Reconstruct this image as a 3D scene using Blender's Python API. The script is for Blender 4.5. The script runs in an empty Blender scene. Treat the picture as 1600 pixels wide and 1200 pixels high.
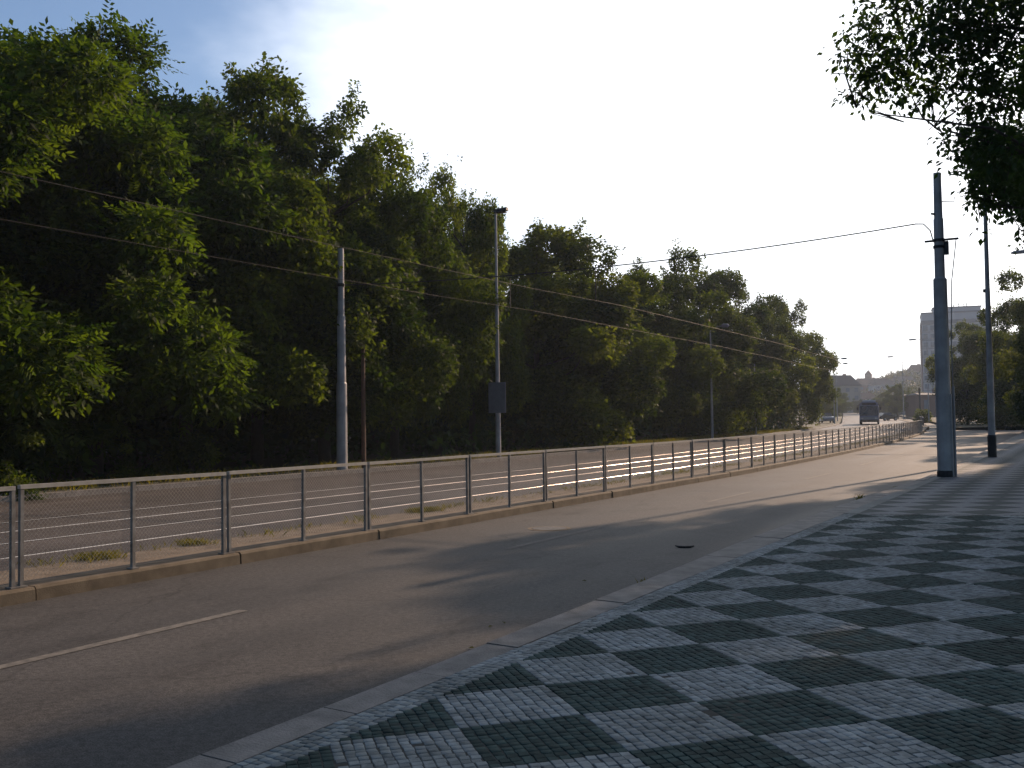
import bpy, math, random
import numpy as np
from mathutils import Matrix, Vector
random.seed(7)
C = bpy.context.scene.collection
scene = bpy.context.scene
PI = math.pi

# ------------------------------------------------------------------ camera
F_PX = 1579.75
PITCH, ROLL, YAW = .03568522, -.01247113, .51791986
CAM = np.array([0, 0, 1.5])
Fv = np.array([-math.sin(YAW)*math.cos(PITCH), math.cos(YAW)*math.cos(PITCH), math.sin(PITCH)])
Rv = np.array([math.cos(YAW), math.sin(YAW), 0.]); Uv = np.cross(Rv, Fv)
Rv, Uv = math.cos(ROLL)*Rv+math.sin(ROLL)*Uv, -math.sin(ROLL)*Rv+math.cos(ROLL)*Uv
cd = bpy.data.cameras.new('camera'); cam = bpy.data.objects.new('camera', cd); C.objects.link(cam)
cd.sensor_width = 36; cd.lens = 36*F_PX/1600; cd.clip_start = .05; cd.clip_end = 6000
cam.matrix_world = Matrix(((Rv[0], Uv[0], -Fv[0], CAM[0]), (Rv[1], Uv[1], -Fv[1], CAM[1]), (Rv[2], Uv[2], -Fv[2], CAM[2]), (0, 0, 0, 1)))
scene.camera = cam

# ------------------------------------------------------------------ sky, sun, exposure
SUN_AZ, SUN_EL = math.radians(8.2), math.radians(22)      # azimuth from +Y towards +X
world = bpy.data.worlds.new('World'); scene.world = world; world.use_nodes = True
nt = world.node_tree; nt.nodes.clear()
N = nt.nodes.new; L = nt.links.new
sky = N('ShaderNodeTexSky'); sky.sky_type = 'NISHITA'; sky.sun_disc = False
sky.sun_elevation = SUN_EL; sky.sun_rotation = SUN_AZ; sky.dust_density = 2.0; sky.air_density = 1.0; sky.ozone_density = 4.0
tc = N('ShaderNodeTexCoord')
sd = N('ShaderNodeVectorMath'); sd.operation = 'DOT_PRODUCT'
sd.inputs[1].default_value = (math.sin(SUN_AZ)*math.cos(SUN_EL), math.cos(SUN_AZ)*math.cos(SUN_EL), math.sin(SUN_EL))
L(tc.outputs['Generated'], sd.inputs[0])
mp = N('ShaderNodeMapping'); mp.inputs['Scale'].default_value = (2.2, 2.2, 5.0); L(tc.outputs['Generated'], mp.inputs[0])
nz = N('ShaderNodeTexNoise'); nz.inputs['Scale'].default_value = 1.6; nz.inputs['Detail'].default_value = 7; nz.inputs['Roughness'].default_value = .5
L(mp.outputs[0], nz.inputs['Vector'])
ad = N('ShaderNodeMath'); ad.operation = 'MULTIPLY_ADD'; ad.inputs[1].default_value = .34; L(nz.outputs['Fac'], ad.inputs[0]); L(sd.outputs['Value'], ad.inputs[2])
cr = N('ShaderNodeValToRGB'); cr.color_ramp.elements[0].position = .80; cr.color_ramp.elements[1].position = 1.0; cr.color_ramp.interpolation = 'EASE'
L(ad.outputs[0], cr.inputs[0])
cm = N('ShaderNodeMath'); cm.operation = 'MULTIPLY'; cm.inputs[1].default_value = .85; L(cr.outputs[0], cm.inputs[0])
mx = N('ShaderNodeMixRGB'); mx.inputs[2].default_value = (12, 12.4, 13, 1); L(cm.outputs[0], mx.inputs[0]); L(sky.outputs[0], mx.inputs[1])
bg = N('ShaderNodeBackground'); bg.inputs['Strength'].default_value = .115
L(mx.outputs[0], bg.inputs[0]); wo = N('ShaderNodeOutputWorld'); L(bg.outputs[0], wo.inputs[0])
sl = bpy.data.lights.new('sun', 'SUN'); sl.energy = 5.0; sl.angle = math.radians(.55); sl.color = (1, .71, .50)
so = bpy.data.objects.new('sun', sl); C.objects.link(so)
so.rotation_euler = Vector((math.sin(SUN_AZ)*math.cos(SUN_EL), math.cos(SUN_AZ)*math.cos(SUN_EL), math.sin(SUN_EL))).to_track_quat('Z', 'Y').to_euler()
scene.view_settings.view_transform = 'Standard'; scene.view_settings.look = 'None'
scene.view_settings.gamma = 1; scene.view_settings.use_curve_mapping = False
scene.view_settings.exposure = .35
scene.cycles.max_bounces = 6; scene.cycles.transparent_max_bounces = 6
scene.cycles.sample_clamp_indirect = 8

# ------------------------------------------------------------------ materials
ALB = .72                                     # overall reflectance level that goes with the exposure
def dim(c): return tuple(x*ALB for x in c)
def new_mat(name):
    m = bpy.data.materials.new(name); m.use_nodes = True
    t = m.node_tree; b = t.nodes['Principled BSDF']
    return m, t, b
def ramp(t, fac, c0, c1, p0=.3, p1=.7):
    r = t.nodes.new('ShaderNodeValToRGB'); e = r.color_ramp.elements
    e[0].position, e[1].position = p0, p1; e[0].color = (*c0, 1); e[1].color = (*c1, 1)
    t.links.new(fac, r.inputs[0]); return r.outputs[0]
def noise(t, vec, scale, detail=4, rough=.55):
    n = t.nodes.new('ShaderNodeTexNoise'); n.inputs['Scale'].default_value = scale
    n.inputs['Detail'].default_value = detail; n.inputs['Roughness'].default_value = rough
    if vec is not None: t.links.new(vec, n.inputs['Vector'])
    return n.outputs['Fac']
def mixc(t, mode, fac, a, b):
    m = t.nodes.new('ShaderNodeMixRGB'); m.blend_type = mode
    for s, v in ((0, fac), (1, a), (2, b)):
        if isinstance(v, (int, float)): m.inputs[s].default_value = v
        elif isinstance(v, tuple): m.inputs[s].default_value = (*v, 1)
        else: t.links.new(v, m.inputs[s])
    return m.outputs[0]
def objco(t, scale=None):
    c = t.nodes.new('ShaderNodeTexCoord').outputs['Object']
    if scale:
        m = t.nodes.new('ShaderNodeMapping'); m.inputs['Scale'].default_value = scale; t.links.new(c, m.inputs[0]); c = m.outputs[0]
    return c
def bump(t, b, h, strength=.3, dist=.02):
    n = t.nodes.new('ShaderNodeBump'); n.inputs['Strength'].default_value = strength; n.inputs['Distance'].default_value = dist
    t.links.new(h, n.inputs['Height']); t.links.new(n.outputs[0], b.inputs['Normal'])
def mat(name, c0, c1=None, scale=3., rough=.7, metal=0., bmp=0., bscale=None, spec=.5, tint=0.):
    m, t, b = new_mat(name); c1 = dim(c1 or tuple(x*.75 for x in c0)); c0 = dim(c0); spec *= .7
    co = objco(t); f = noise(t, co, scale)
    col = ramp(t, f, c0, c1)
    if tint:
        a = t.nodes.new('ShaderNodeAttribute'); a.attribute_name = 'tint'
        r = ramp(t, a.outputs['Fac'], (1-tint,)*3, (1+tint,)*3, 0, 1); col = mixc(t, 'MULTIPLY', 1., col, r)
    t.links.new(col, b.inputs['Base Color'])
    b.inputs['Roughness'].default_value = rough; b.inputs['Metallic'].default_value = metal
    b.inputs['Specular IOR Level'].default_value = spec
    if bmp: bump(t, b, noise(t, co, bscale or scale*8, 3), bmp)
    return m
def asphalt(name, c0, c1, rough=.6, streak=(.25, 1), spec=.33, grain=.45):
    m, t, b = new_mat(name); c0, c1 = dim(c0), dim(c1); spec *= .6
    co = objco(t)
    big = noise(t, objco(t, (1.1, .10, 1)), .9, 5, .6)
    col = ramp(t, big, c0, c1, .3, .72)
    patch = noise(t, co, .35, 4, .6); col = mixc(t, 'MULTIPLY', .6, col, ramp(t, patch, (.72,)*3, (1.15,)*3, .35, .65))
    g = noise(t, co, 95, 2, .7); col = mixc(t, 'MULTIPLY', grain, col, ramp(t, g, (.35,)*3, (1.6,)*3, .33, .68))
    g2 = noise(t, co, 22, 3, .7); col = mixc(t, 'MULTIPLY', .8, col, ramp(t, g2, (.55,)*3, (1.4,)*3, .32, .68))
    st_ = noise(t, objco(t, (1, .45, 1)), 1.7, 6, .7); col = mixc(t, 'MULTIPLY', .75, col, ramp(t, st_, (.5, .49, .48), (1.08,)*3, .30, .46))
    v = t.nodes.new('ShaderNodeTexVoronoi'); v.feature = 'DISTANCE_TO_EDGE'; v.inputs['Scale'].default_value = .33
    w = t.nodes.new('ShaderNodeTexNoise'); w.inputs['Scale'].default_value = 1.3; w.inputs['Detail'].default_value = 5
    t.links.new(co, w.inputs['Vector']); wm = mixc(t, 'ADD', .55, co, w.outputs['Color']); t.links.new(wm, v.inputs['Vector'])
    cr_ = ramp(t, v.outputs['Distance'], (.5,)*3, (1,)*3, .002, .007); col = mixc(t, 'MULTIPLY', .55, col, cr_)
    t.links.new(col, b.inputs['Base Color'])
    rr = ramp(t, big, (rough-.07,)*3, (rough+.07,)*3); t.links.new(rr, b.inputs['Roughness'])
    b.inputs['Specular IOR Level'].default_value = spec
    bump(t, b, g, .35, .006)
    return m
def leaf_mat(name, cols, trans=.4, transcol=(.16, .22, .03)):
    m, t, b = new_mat(name)
    a = t.nodes.new('ShaderNodeAttribute'); a.attribute_name = 'tint'
    col = ramp(t, a.outputs['Fac'], dim(cols[0]), dim(cols[1]), 0, 1)
    oi = t.nodes.new('ShaderNodeObjectInfo')
    col = mixc(t, 'MULTIPLY', 1., col, ramp(t, oi.outputs['Random'], (.82, .85, .8), (1.2, 1.12, 1.1), 0, 1))
    t.links.new(col, b.inputs['Base Color']); b.inputs['Roughness'].default_value = .7
    b.inputs['Specular IOR Level'].default_value = .12
    tr = t.nodes.new('ShaderNodeBsdfTranslucent')
    tcn = mixc(t, 'MULTIPLY', 1., col, (transcol[0]*14, transcol[1]*10, transcol[2]*14)); t.links.new(tcn, tr.inputs[0])
    ms = t.nodes.new('ShaderNodeMixShader'); ms.inputs[0].default_value = trans
    t.links.new(b.outputs[0], ms.inputs[1]); t.links.new(tr.outputs[0], ms.inputs[2])
    t.links.new(ms.outputs[0], t.nodes['Material Output'].inputs[0])
    return m

M = {}
M['road'] = asphalt('road_asphalt', (.060, .056, .051), (.092, .086, .079), .72, grain=.85)
M['tram_asphalt'] = asphalt('tramway_asphalt', (.085, .074, .068), (.125, .108, .098), .62, grain=.7)
M['side'] = asphalt('side_street_asphalt', (.12, .11, .10), (.17, .155, .14), .6)
M['marking'] = mat('worn_road_paint', (.24, .215, .175), (.10, .09, .075), 14, .7, bmp=.2)
M['marking_faded'] = mat('faded_road_paint', (.15, .132, .11), (.095, .083, .072), 14, .8, bmp=.2)
M['granite'] = mat('granite_kerb', (.27, .245, .22), (.13, .12, .108), 5, .8, bmp=.4, bscale=60)
M['concrete_kerb'] = mat('dirty_concrete_kerb', (.20, .155, .10), (.10, .075, .045), 4, .9, bmp=.25, bscale=70)
M['strip'] = mat('sandy_concrete_strip', (.24, .185, .125), (.14, .105, .07), 4, .9, bmp=.5, bscale=35)
M['stone_white'] = mat('pale_mosaic_stone', (.285, .31, .302), (.20, .222, .222), 18, .8, bmp=.2, spec=.25, bscale=120, tint=.28)
M['stone_dark'] = mat('dark_mosaic_stone', (.058, .092, .083), (.033, .055, .050), 18, .85, bmp=.2, spec=.15, bscale=120, tint=.35)
for nm_ in ('stone_white', 'stone_dark'):
    t_ = M[nm_].node_tree; b_ = t_.nodes['Principled BSDF']; ps = t_.nodes.new('ShaderNodeNewGeometry').outputs['Position']
    old = b_.inputs['Base Color'].links[0].from_socket
    c1_ = mixc(t_, 'MULTIPLY', .8, old, ramp(t_, noise(t_, ps, 1.1, 6, .65), (.62, .61, .58), (1.12, 1.12, 1.13), .34, .6))
    c1_ = mixc(t_, 'MULTIPLY', .8, c1_, ramp(t_, noise(t_, ps, 7, 4, .7), (.55, .55, .52), (1.08,)*3, .30, .45)); t_.links.new(c1_, b_.inputs['Base Color'])
M['grout'] = mat('paving_joint_sand', (.06, .058, .05), (.03, .03, .026), 30, .95)
M['verge'] = mat('dry_verge_grass', (.12, .105, .05), (.05, .05, .022), 2.2, .95, bmp=.6, bscale=14)
M['ground'] = mat('ground_grass', (.06, .07, .03), (.035, .045, .02), .3, .95)
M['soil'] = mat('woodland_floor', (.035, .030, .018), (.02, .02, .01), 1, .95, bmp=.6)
M['rail'] = mat('polished_rail_steel', (.60, .50, .43), (.42, .34, .28), 3, .27, 1.)
M['groove'] = mat('rail_groove', (.03, .026, .024), None, 3, .9)
M['galv'] = mat('galvanised_steel', (.30, .285, .26), (.16, .145, .125), 9, .55, .3)
M['galv_lit'] = mat('galvanised_steel_lit', (.50, .46, .40), (.36, .33, .28), 8, .5, .25)  # paler copy of the post steel, sunlight on the top rail put into the colour
M['pole'] = mat('grey_painted_pole', (.48, .46, .45), (.30, .29, .285), 2.5, .5, 0.)
M['pole_dark'] = mat('dark_pole_paint', (.02, .02, .02), None, 4, .6)
M['rust'] = mat('rusty_steel', (.16, .085, .05), (.09, .05, .03), 6, .8)
M['conduit'] = mat('grey_plastic_conduit', (.30, .30, .31), None, 4, .5)
M['wire'] = mat('overhead_wire_copper', (.085, .066, .046), None, 4, .7, .2)
M['black'] = mat('black_rubber', (.015, .015, .015), None, 4, .8)
M['sign_back'] = mat('grey_sign_back', (.26, .27, .29), None, 4, .6, .1)
M['iron'] = mat('cast_iron_cover', (.10, .085, .07), (.05, .045, .04), 12, .6, .4, bmp=.5)
M['bark'] = mat('bark', (.055, .042, .03), (.03, .024, .017), 6, .95, bmp=.8, bscale=22)
M['leafA'] = leaf_mat('feathery_leaf', ((.016, .038, .009), (.095, .145, .026)), .48)
M['leafB'] = leaf_mat('robinia_leaf', ((.018, .036, .009), (.100, .138, .026)), .46)
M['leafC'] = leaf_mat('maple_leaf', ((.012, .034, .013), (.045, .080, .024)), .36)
M['leafD'] = leaf_mat('plane_leaf', ((.020, .036, .009), (.104, .132, .026)), .45)
M['leafY'] = leaf_mat('yellowish_leaf', ((.08, .085, .02), (.16, .15, .03)), .38)
M['grass'] = leaf_mat('grass_blade', ((.06, .075, .016), (.17, .15, .05)), .35)
M['far_wood'] = leaf_mat('far_wood_leaf', ((.035, .045, .02), (.075, .08, .035)), .2)
M['bus_body'] = mat('bus_grey_paint', (.20, .22, .33), None, 2, .35)
M['bus_glint'] = mat('bus_roof_glint', (.55, .55, .57), None, 2, .3)  # sun glint on the bus roof, painted as white
M['glass'] = mat('dark_vehicle_glass', (.012, .014, .018), None, 2, .08)
M['lens'] = mat('clear_lamp_lens', (.6, .6, .58), None, 2, .15)
M['car_dark'] = mat('black_car_paint', (.015, .015, .018), None, 2, .2)
M['car_silver'] = mat('silver_car_paint', (.45, .46, .48), None, 2, .25, .4)
M['tyre'] = mat('tyre_rubber', (.02, .02, .02), None, 2, .8)
M['tower'] = mat('tower_concrete', (.52, .54, .58), (.44, .46, .50), .2, .8)
M['tower_edge'] = mat('tower_red_edge', (.22, .13, .12), None, .2, .8)
M['tower_band'] = mat('tower_grey_band', (.30, .30, .32), None, .2, .8)
M['win'] = mat('far_window_glass', (.22, .25, .30), None, .5, .15)
M['plaster'] = mat('cream_plaster', (.42, .38, .33), (.33, .30, .27), .3, .85)
M['plaster_blue'] = mat('pale_blue_plaster', (.40, .45, .50), None, .3, .85)
M['plaster_red'] = mat('dull_red_plaster', (.26, .15, .12), None, .3, .85)
M['roof_red'] = mat('clay_roof', (.15, .075, .055), (.10, .055, .045), .5, .85)
M['roof_dark'] = mat('dark_slate_roof', (.05, .045, .055), None, .5, .8)

# ------------------------------------------------------------------ mesh helpers
class MB:
    def __init__(s): s.v = []; s.f = []; s.m = []
    def add(s, vs, fs, mi=0):
        o = len(s.v); s.v += [tuple(map(float, v)) for v in vs]; s.f += [tuple(i+o for i in f) for f in fs]; s.m += [mi]*len(fs); return s
    def box(s, c, size, rz=0, ch=0, mi=0):
        hx, hy, hz = (x/2 for x in size); ca, sa = math.cos(rz), math.sin(rz); vs = []
        def P(x, y, z): return (c[0]+x*ca-y*sa, c[1]+x*sa+y*ca, c[2]+z)
        if ch:
            for z, i in ((-hz, 0), (hz-ch, 0), (hz, ch)):
                vs += [P(-hx+i, -hy+i, z), P(hx-i, -hy+i, z), P(hx-i, hy-i, z), P(-hx+i, hy-i, z)]
            fs = [(3, 2, 1, 0), (8, 9, 10, 11)]
            for k in (0, 4): fs += [(k+j, k+(j+1) % 4, k+4+(j+1) % 4, k+4+j) for j in range(4)]
        else:
            for z in (-hz, hz): vs += [P(-hx, -hy, z), P(hx, -hy, z), P(hx, hy, z), P(-hx, hy, z)]
            fs = [(3, 2, 1, 0), (4, 5, 6, 7)]+[(j, (j+1) % 4, 4+(j+1) % 4, 4+j) for j in range(4)]
        return s.add(vs, fs, mi)
    def tube(s, pts, rad, n=8, mi=0, cap=True):
        pts = [np.array(p, float) for p in pts]
        if not hasattr(rad, '__len__'): rad = [rad]*len(pts)
        vs = []; fs = []
        for i, p in enumerate(pts):
            d = pts[min(i+1, len(pts)-1)]-pts[max(i-1, 0)]
            if np.linalg.norm(d) < 1e-9: d = np.array([0, 0, 1.])
            d = d/np.linalg.norm(d)
            a = np.cross(d, [0, 0, 1] if abs(d[2]) < .9 else [1, 0, 0]); a /= np.linalg.norm(a); b = np.cross(d, a)
            for k in range(n):
                t = 2*PI*k/n; vs.append(p+rad[i]*(math.cos(t)*a+math.sin(t)*b))
        for i in range(len(pts)-1):
            for k in range(n): fs.append((i*n+k, i*n+(k+1) % n, (i+1)*n+(k+1) % n, (i+1)*n+k))
        if cap: fs += [tuple(range(n-1, -1, -1)), tuple((len(pts)-1)*n+k for k in range(n))]
        return s.add(vs, fs, mi)
    def prism(s, poly, axis_from, axis_to, mi=0):
        # poly: list of (a, z); extruded along a horizontal vector from axis_from to axis_to; a measured along the perpendicular
        p0, p1 = np.array(axis_from, float), np.array(axis_to, float); d = (p1-p0)/np.linalg.norm(p1-p0); q = np.array([d[1], -d[0], 0])
        n = len(poly); vs = [p+q*a+np.array([0, 0, z]) for p in (p0, p1) for a, z in poly]
        fs = [tuple(range(n)), tuple(range(2*n-1, n-1, -1))]+[(k, n+k, n+(k+1) % n, (k+1) % n) for k in range(n)]
        return s.add(vs, fs, mi)
    def mesh(s, name, mats, smooth=False):
        me = bpy.data.meshes.new(name); me.from_pydata(s.v, [], s.f)
        for m in (mats if isinstance(mats, (list, tuple)) else [mats]): me.materials.append(m)
        if any(s.m): me.polygons.foreach_set('material_index', s.m)
        if smooth: me.polygons.foreach_set('use_smooth', [True]*len(s.f))
        me.update(); return me
    def build(s, name, mats, parent=None, smooth=False):
        return link(name, s.mesh(name, mats, smooth), parent)
def link(name, me, parent=None, loc=None, rz=0):
    o = bpy.data.objects.new(name, me); C.objects.link(o)
    if parent is not None: o.parent = parent
    if loc is not None: o.location = loc
    if rz: o.rotation_euler = (0, 0, rz)
    return o
def tag(o, label=None, cat=None, group=None, kind=None):
    for k, v in (('label', label), ('category', cat), ('group', group), ('kind', kind)):
        if v: o[k] = v
    return o
def thing(name, label, cat, loc=(0, 0, 0), rz=0, group=None):
    return tag(link(name, None, None, loc, rz), label, cat, group)
def part_copy(o, parent, loc=None, rz=None):
    c = o.copy(); C.objects.link(c); c.parent = parent
    if loc is not None: c.location = loc
    if rz is not None: c.rotation_euler = (0, 0, rz)
    return c
def array_mesh(name, co, faces4, mats, tint=None, mi=None):
    me = bpy.data.meshes.new(name); co = np.asarray(co, np.float32).reshape(-1, 3); f = np.asarray(faces4, np.int32)
    me.vertices.add(len(co)); me.vertices.foreach_set('co', co.ravel())
    me.loops.add(f.size); me.loops.foreach_set('vertex_index', f.ravel())
    me.polygons.add(len(f)); me.polygons.foreach_set('loop_start', np.arange(len(f), dtype=np.int32)*f.shape[1])
    me.polygons.foreach_set('loop_total', np.full(len(f), f.shape[1], np.int32))
    for m in mats: me.materials.append(m)
    if mi is not None: me.polygons.foreach_set('material_index', np.asarray(mi, np.int32))
    if tint is not None:
        a = me.attributes.new('tint', 'FLOAT', 'FACE'); a.data.foreach_set('value', np.asarray(tint, np.float32))
    me.update(calc_edges=True); return me

# ------------------------------------------------------------------ layout of the street
def dx(Y):                                   # the road bends gently left far ahead
    a = min(max(Y-25, 0), 145); return -.0007*a*a-max(Y-170, 0)*.203
def zr(Y): return max(0, Y-30)*.003+(max(0, Y-100)**2*.00003 if Y < 300 else 1.2+(Y-300)*.012)
def ray(u, v): return Fv+(u-800)/F_PX*Rv+(600-v)/F_PX*Uv
def at(u, v, depth): return CAM+ray(u, v)*depth
def on_z(u, v, z):
    d = ray(u, v); return CAM+d*(z-CAM[2])/d[2]
YS = list(np.arange(-14, 30, 2.))+list(np.arange(30, 180, 4.))+list(np.arange(180, 420, 20.))
def sheet(name, a, b, z, m, ys=YS, kind='structure', parent=None, n=1):
    fa = a if callable(a) else (lambda y: a+dx(y)); fb = b if callable(b) else (lambda y: b+dx(y)); fz = z if callable(z) else (lambda x, y: z+zr(y))
    s = MB(); vs = []
    for y in ys:
        for k in range(n+1):
            x = fa(y)+(fb(y)-fa(y))*k/n; vs.append((x, y, fz(x, y)))
    fs = [(i*(n+1)+k, i*(n+1)+k+1, (i+1)*(n+1)+k+1, (i+1)*(n+1)+k) for i in range(len(ys)-1) for k in range(n)]
    o = s.add(vs, fs).build(name, m, parent)
    if kind and parent is None: o['kind'] = kind
    return o
def kout(y):                                 # right-hand kerb line
    return float(np.interp(y, [-20, 5, 9, 12, 18, 21, 27, 36, 80, 90, 100, 120, 400], [-3.76, -3.77, -3.84, -3.92, -3.93, -3.84, -3.7, -3.72, -4.4, -4.6, -5.5, -10, -10+dx(400)]))
CF = .02433
def zpav(x, y=0): return CF*x+zr(y)

# ground: one sheet to the horizon
g = MB(); g.add([(-3000, -3000, -.45), (3000, -3000, -.45), (3000, 3000, -.45), (-3000, 3000, -.45)], [(0, 1, 2, 3)]); tag(g.build('ground', M['ground']), kind='structure')
road = sheet('road', lambda y: -9.05+dx(y), lambda y: kout(y)+.05 if y < 96 else -4+dx(y), -.19, M['road'], n=2)
tram = sheet('tramway', -20.3, -10.15, -.125, M['tram_asphalt'], n=2)
strip = sheet('median_strip', -10.25, -9.2, -.062, M['strip'])
s = MB(); s.add([(-10, 92, -.03), (60, 88, -.03), (60, 99, -.03), (-14, 103, .015)], [(0, 1, 2, 3)]); tag(s.build('side_street', M['side']), kind='structure')
sheet('verge', -24.5, -20.5, lambda x, y: -.03+zr(y)+.03*math.sin(y*1.7+x), M['verge'], n=4)
sheet('woodland_floor', -120, -24.4, lambda x, y: -.0+zr(y), M['soil'])
sheet('right_verge', lambda y: 4.0, lambda y: 70., lambda x, y: .02+zr(y), M['verge'], ys=[-14, 30, 60, 87.])
sheet('corner_lawn', lambda y: -7.5+dx(y)-max(0, 112-y)*.05, lambda y: 80., lambda x, y: .06+zr(y), M['verge'], ys=[104, 112, 130, 160, 200, 300])

# tram rails, flush in the asphalt
for xr in (-11.65, -13.09, -14.52, -15.96):
    s = MB(); vs = []; ys = list(np.arange(-12, 180, 3.))
    for y in ys:
        x = xr+dx(y); z = -.125+zr(y)
        vs += [(x+.024*math.sin(t_), y, z-.016+.026*math.cos(t_)) for t_ in np.linspace(-1.5, 1.5, 9)]
    fs = [(i*9+k, i*9+k+1, i*9+10+k, i*9+9+k) for i in range(len(ys)-1) for k in range(8)]
    s.add(vs, fs).build('rail', M['rail'], tram, True)
    o = 1 if xr in (-11.65, -14.52) else -1
    sheet('rail_groove', xr-o*.055-.02, xr-o*.055+.02, -.121, M['groove'], ys=ys, parent=tram)

# lane dashes
for y1 in (6.78, 14.55, 22.6, 30.6, 38.6, 46.6, 54.6, 62.6, 70.6, 78.6):
    sheet('lane_marking', -6.74, -6.63, -.186, M['marking' if y1 < 7 else 'marking_faded'], ys=list(np.linspace(y1-3.0, y1, 4)), parent=road)

# ------------------------------------------------------------------ mosaic pavement
S = .6613; OX, OY = -3.31, 6.74; r2 = math.sqrt(.5)
YEND = 17.0
pav = sheet('pavement', lambda y: -3.5, lambda y: 4.1, lambda x, y: zpav(x)-.006, M['grout'], ys=list(np.arange(-14, YEND+.1, 1.)))
def far_pav_mat():
    m, t, b = new_mat('far_mosaic')
    co = t.nodes.new('ShaderNodeTexCoord').outputs['Object']; sx = t.nodes.new('ShaderNodeSeparateXYZ'); t.links.new(co, sx.inputs[0])
    def mth(op, a, bb=None, c=None):
        n = t.nodes.new('ShaderNodeMath'); n.operation = op
        for i, v in enumerate((a, bb, c)):
            if v is None: continue
            if isinstance(v, (int, float)): n.inputs[i].default_value = v
            else: t.links.new(v, n.inputs[i])
        return n.outputs[0]
    X = mth('SUBTRACT', sx.outputs[0], OX); Y = mth('SUBTRACT', sx.outputs[1], OY)
    i = mth('MULTIPLY', mth('ADD', X, Y), r2/S); j = mth('MULTIPLY', mth('SUBTRACT', X, Y), r2/S)
    k = mth('FLOORED_MODULO', mth('ADD', mth('FLOOR', i), mth('FLOOR', j)), 2.)
    lt = ramp(t, noise(t, co, 20, 3), dim((.30, .305, .31)), dim((.22, .225, .235))); dk = ramp(t, noise(t, co, 20, 3), (.042, .062, .061), (.025, .037, .037))
    c = mixc(t, 'MIX', k, lt, dk)
    for q in (i, j):
        fr = mth('FRACT', mth('MULTIPLY', q, 12.)); e = mth('LESS_THAN', fr, .12); c = mixc(t, 'MULTIPLY', mth('MULTIPLY', e, .6), c, (.2, .2, .2))
    t.links.new(c, b.inputs['Base Color']); b.inputs['Roughness'].default_value = .85; b.inputs['Specular IOR Level'].default_value = .2
    return m
def bedge(y): return -3.29
far = sheet('far_pavement', lambda y: -3.29, lambda y: 4.1, lambda x, y: zpav(x, y), far_pav_mat(), ys=[YEND, 20, 24, 30, 36, 44, 60, 76, 87])
sheet('far_pavement_edge', lambda y: (-3.503 if y < 30 else kout(y)+.253), lambda y: -3.292, lambda x, y: zpav(-3.29, y), M['stone_white'], ys=[YEND, 20, 24, 30, 36, 44, 60, 76, 87])
rng = np.random.default_rng(3)
st = []                                        # stones: cx, cy, half sizes, rotation, colour, height
ns = 12; c_ = S/ns
imax = int(20/S)
for i in range(-imax, imax):
    for j in range(-imax, imax):
        cx, cy = OX+r2*S*(i+.5+j+.5), OY+r2*S*(i+.5-j-.5)
        if not (-4.2 < cx < 2.6 and .3 < cy < YEND+.6): continue
        w = (i+j) % 2 == 0
        for a in range(ns):
            off = rng.random()*.6*c_
            for b_ in range(ns):
                p, q = (i+(a+.5)/ns)*S, (j+(b_+.5)/ns)*S
                x, y = OX+r2*(p+q), OY+r2*(p-q)
                if x < -3.275 or x > 2.2 or y < .8 or y > YEND-.02: continue
                st.append((x+rng.normal(0, .0022), y+rng.normal(0, .0022), c_*rng.uniform(.43, .488), c_*rng.uniform(.43, .488), PI/4+rng.normal(0, .045), 0 if w else 1, rng.normal(0, .0011)))
for row in range(4):
    y = .5
    while y < YEND:
        l = rng.uniform(.045, .075); st.append((-3.503+.027+row*.0535+rng.normal(0, .002), y+l/2, .0245, l/2-.003, rng.normal(0, .03), 0, rng.normal(0, .0011))); y += l
st = np.array(st); st[:, 6] += .0035*np.sin(st[:, 0]*2.3+1.7*np.sin(st[:, 1]*1.1))*np.sin(st[:, 1]*1.9+.6)
st[:, 6] -= .004*(rng.random(len(st)) > .985)
dep = np.stack([st[:, 0], st[:, 1], zpav(st[:, 0])-CAM[2]], 1); dd = dep@Fv; pu = 800+F_PX*(dep@Rv)/dd; pv = 600-F_PX*(dep@Uv)/dd
vis = (dd > .5) & (pu > 0) & (pu < 1600) & (pv < 1200)
order = np.argsort(np.where(vis, dd, 1e9)); near = order[:300]; rest = order[300:]
# individual stones share eight meshes
smesh = []
for k in range(8):
    w_, l_ = c_*rng.uniform(.86, .97), c_*rng.uniform(.86, .97)
    for mm in ('stone_white', 'stone_dark'):
        s = MB(); s.box((0, 0, 0), (w_, l_, .03), 0, .0028); me = s.mesh('mosaic_stone', M[mm])
        a = me.attributes.new('tint', 'FLOAT', 'FACE'); a.data.foreach_set('value', np.full(len(me.polygons), rng.random(), np.float32)); smesh.append(me)
for n_, i in enumerate(near):
    x, y, hx, hy, rz, col, dz = st[i]; me = smesh[(n_*3 % 8)*2+int(col)]
    o = link('mosaic_stone', me, pav, (x, y, zpav(x)-.015+dz), rz)
    if abs(rz) < .4: o.scale = (hx*2/me.vertices[0].co.x/-2, hy*2/me.vertices[0].co.y/-2, 1)
A = st[rest]; n_ = len(A); ca, sa = np.cos(A[:, 4]), np.sin(A[:, 4])
co = np.zeros((n_, 12, 3))
for lay, (dzz, ins) in enumerate(((-.014, 0), (-.0028, 0), (0, .0028))):
    for k, (sx_, sy_) in enumerate(((-1, -1), (1, -1), (1, 1), (-1, 1))):
        lx, ly = sx_*(A[:, 2]-ins), sy_*(A[:, 3]-ins)
        co[:, lay*4+k, 0] = A[:, 0]+lx*ca-ly*sa; co[:, lay*4+k, 1] = A[:, 1]+lx*sa+ly*ca; co[:, lay*4+k, 2] = zpav(A[:, 0])+dzz+A[:, 6]
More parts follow.
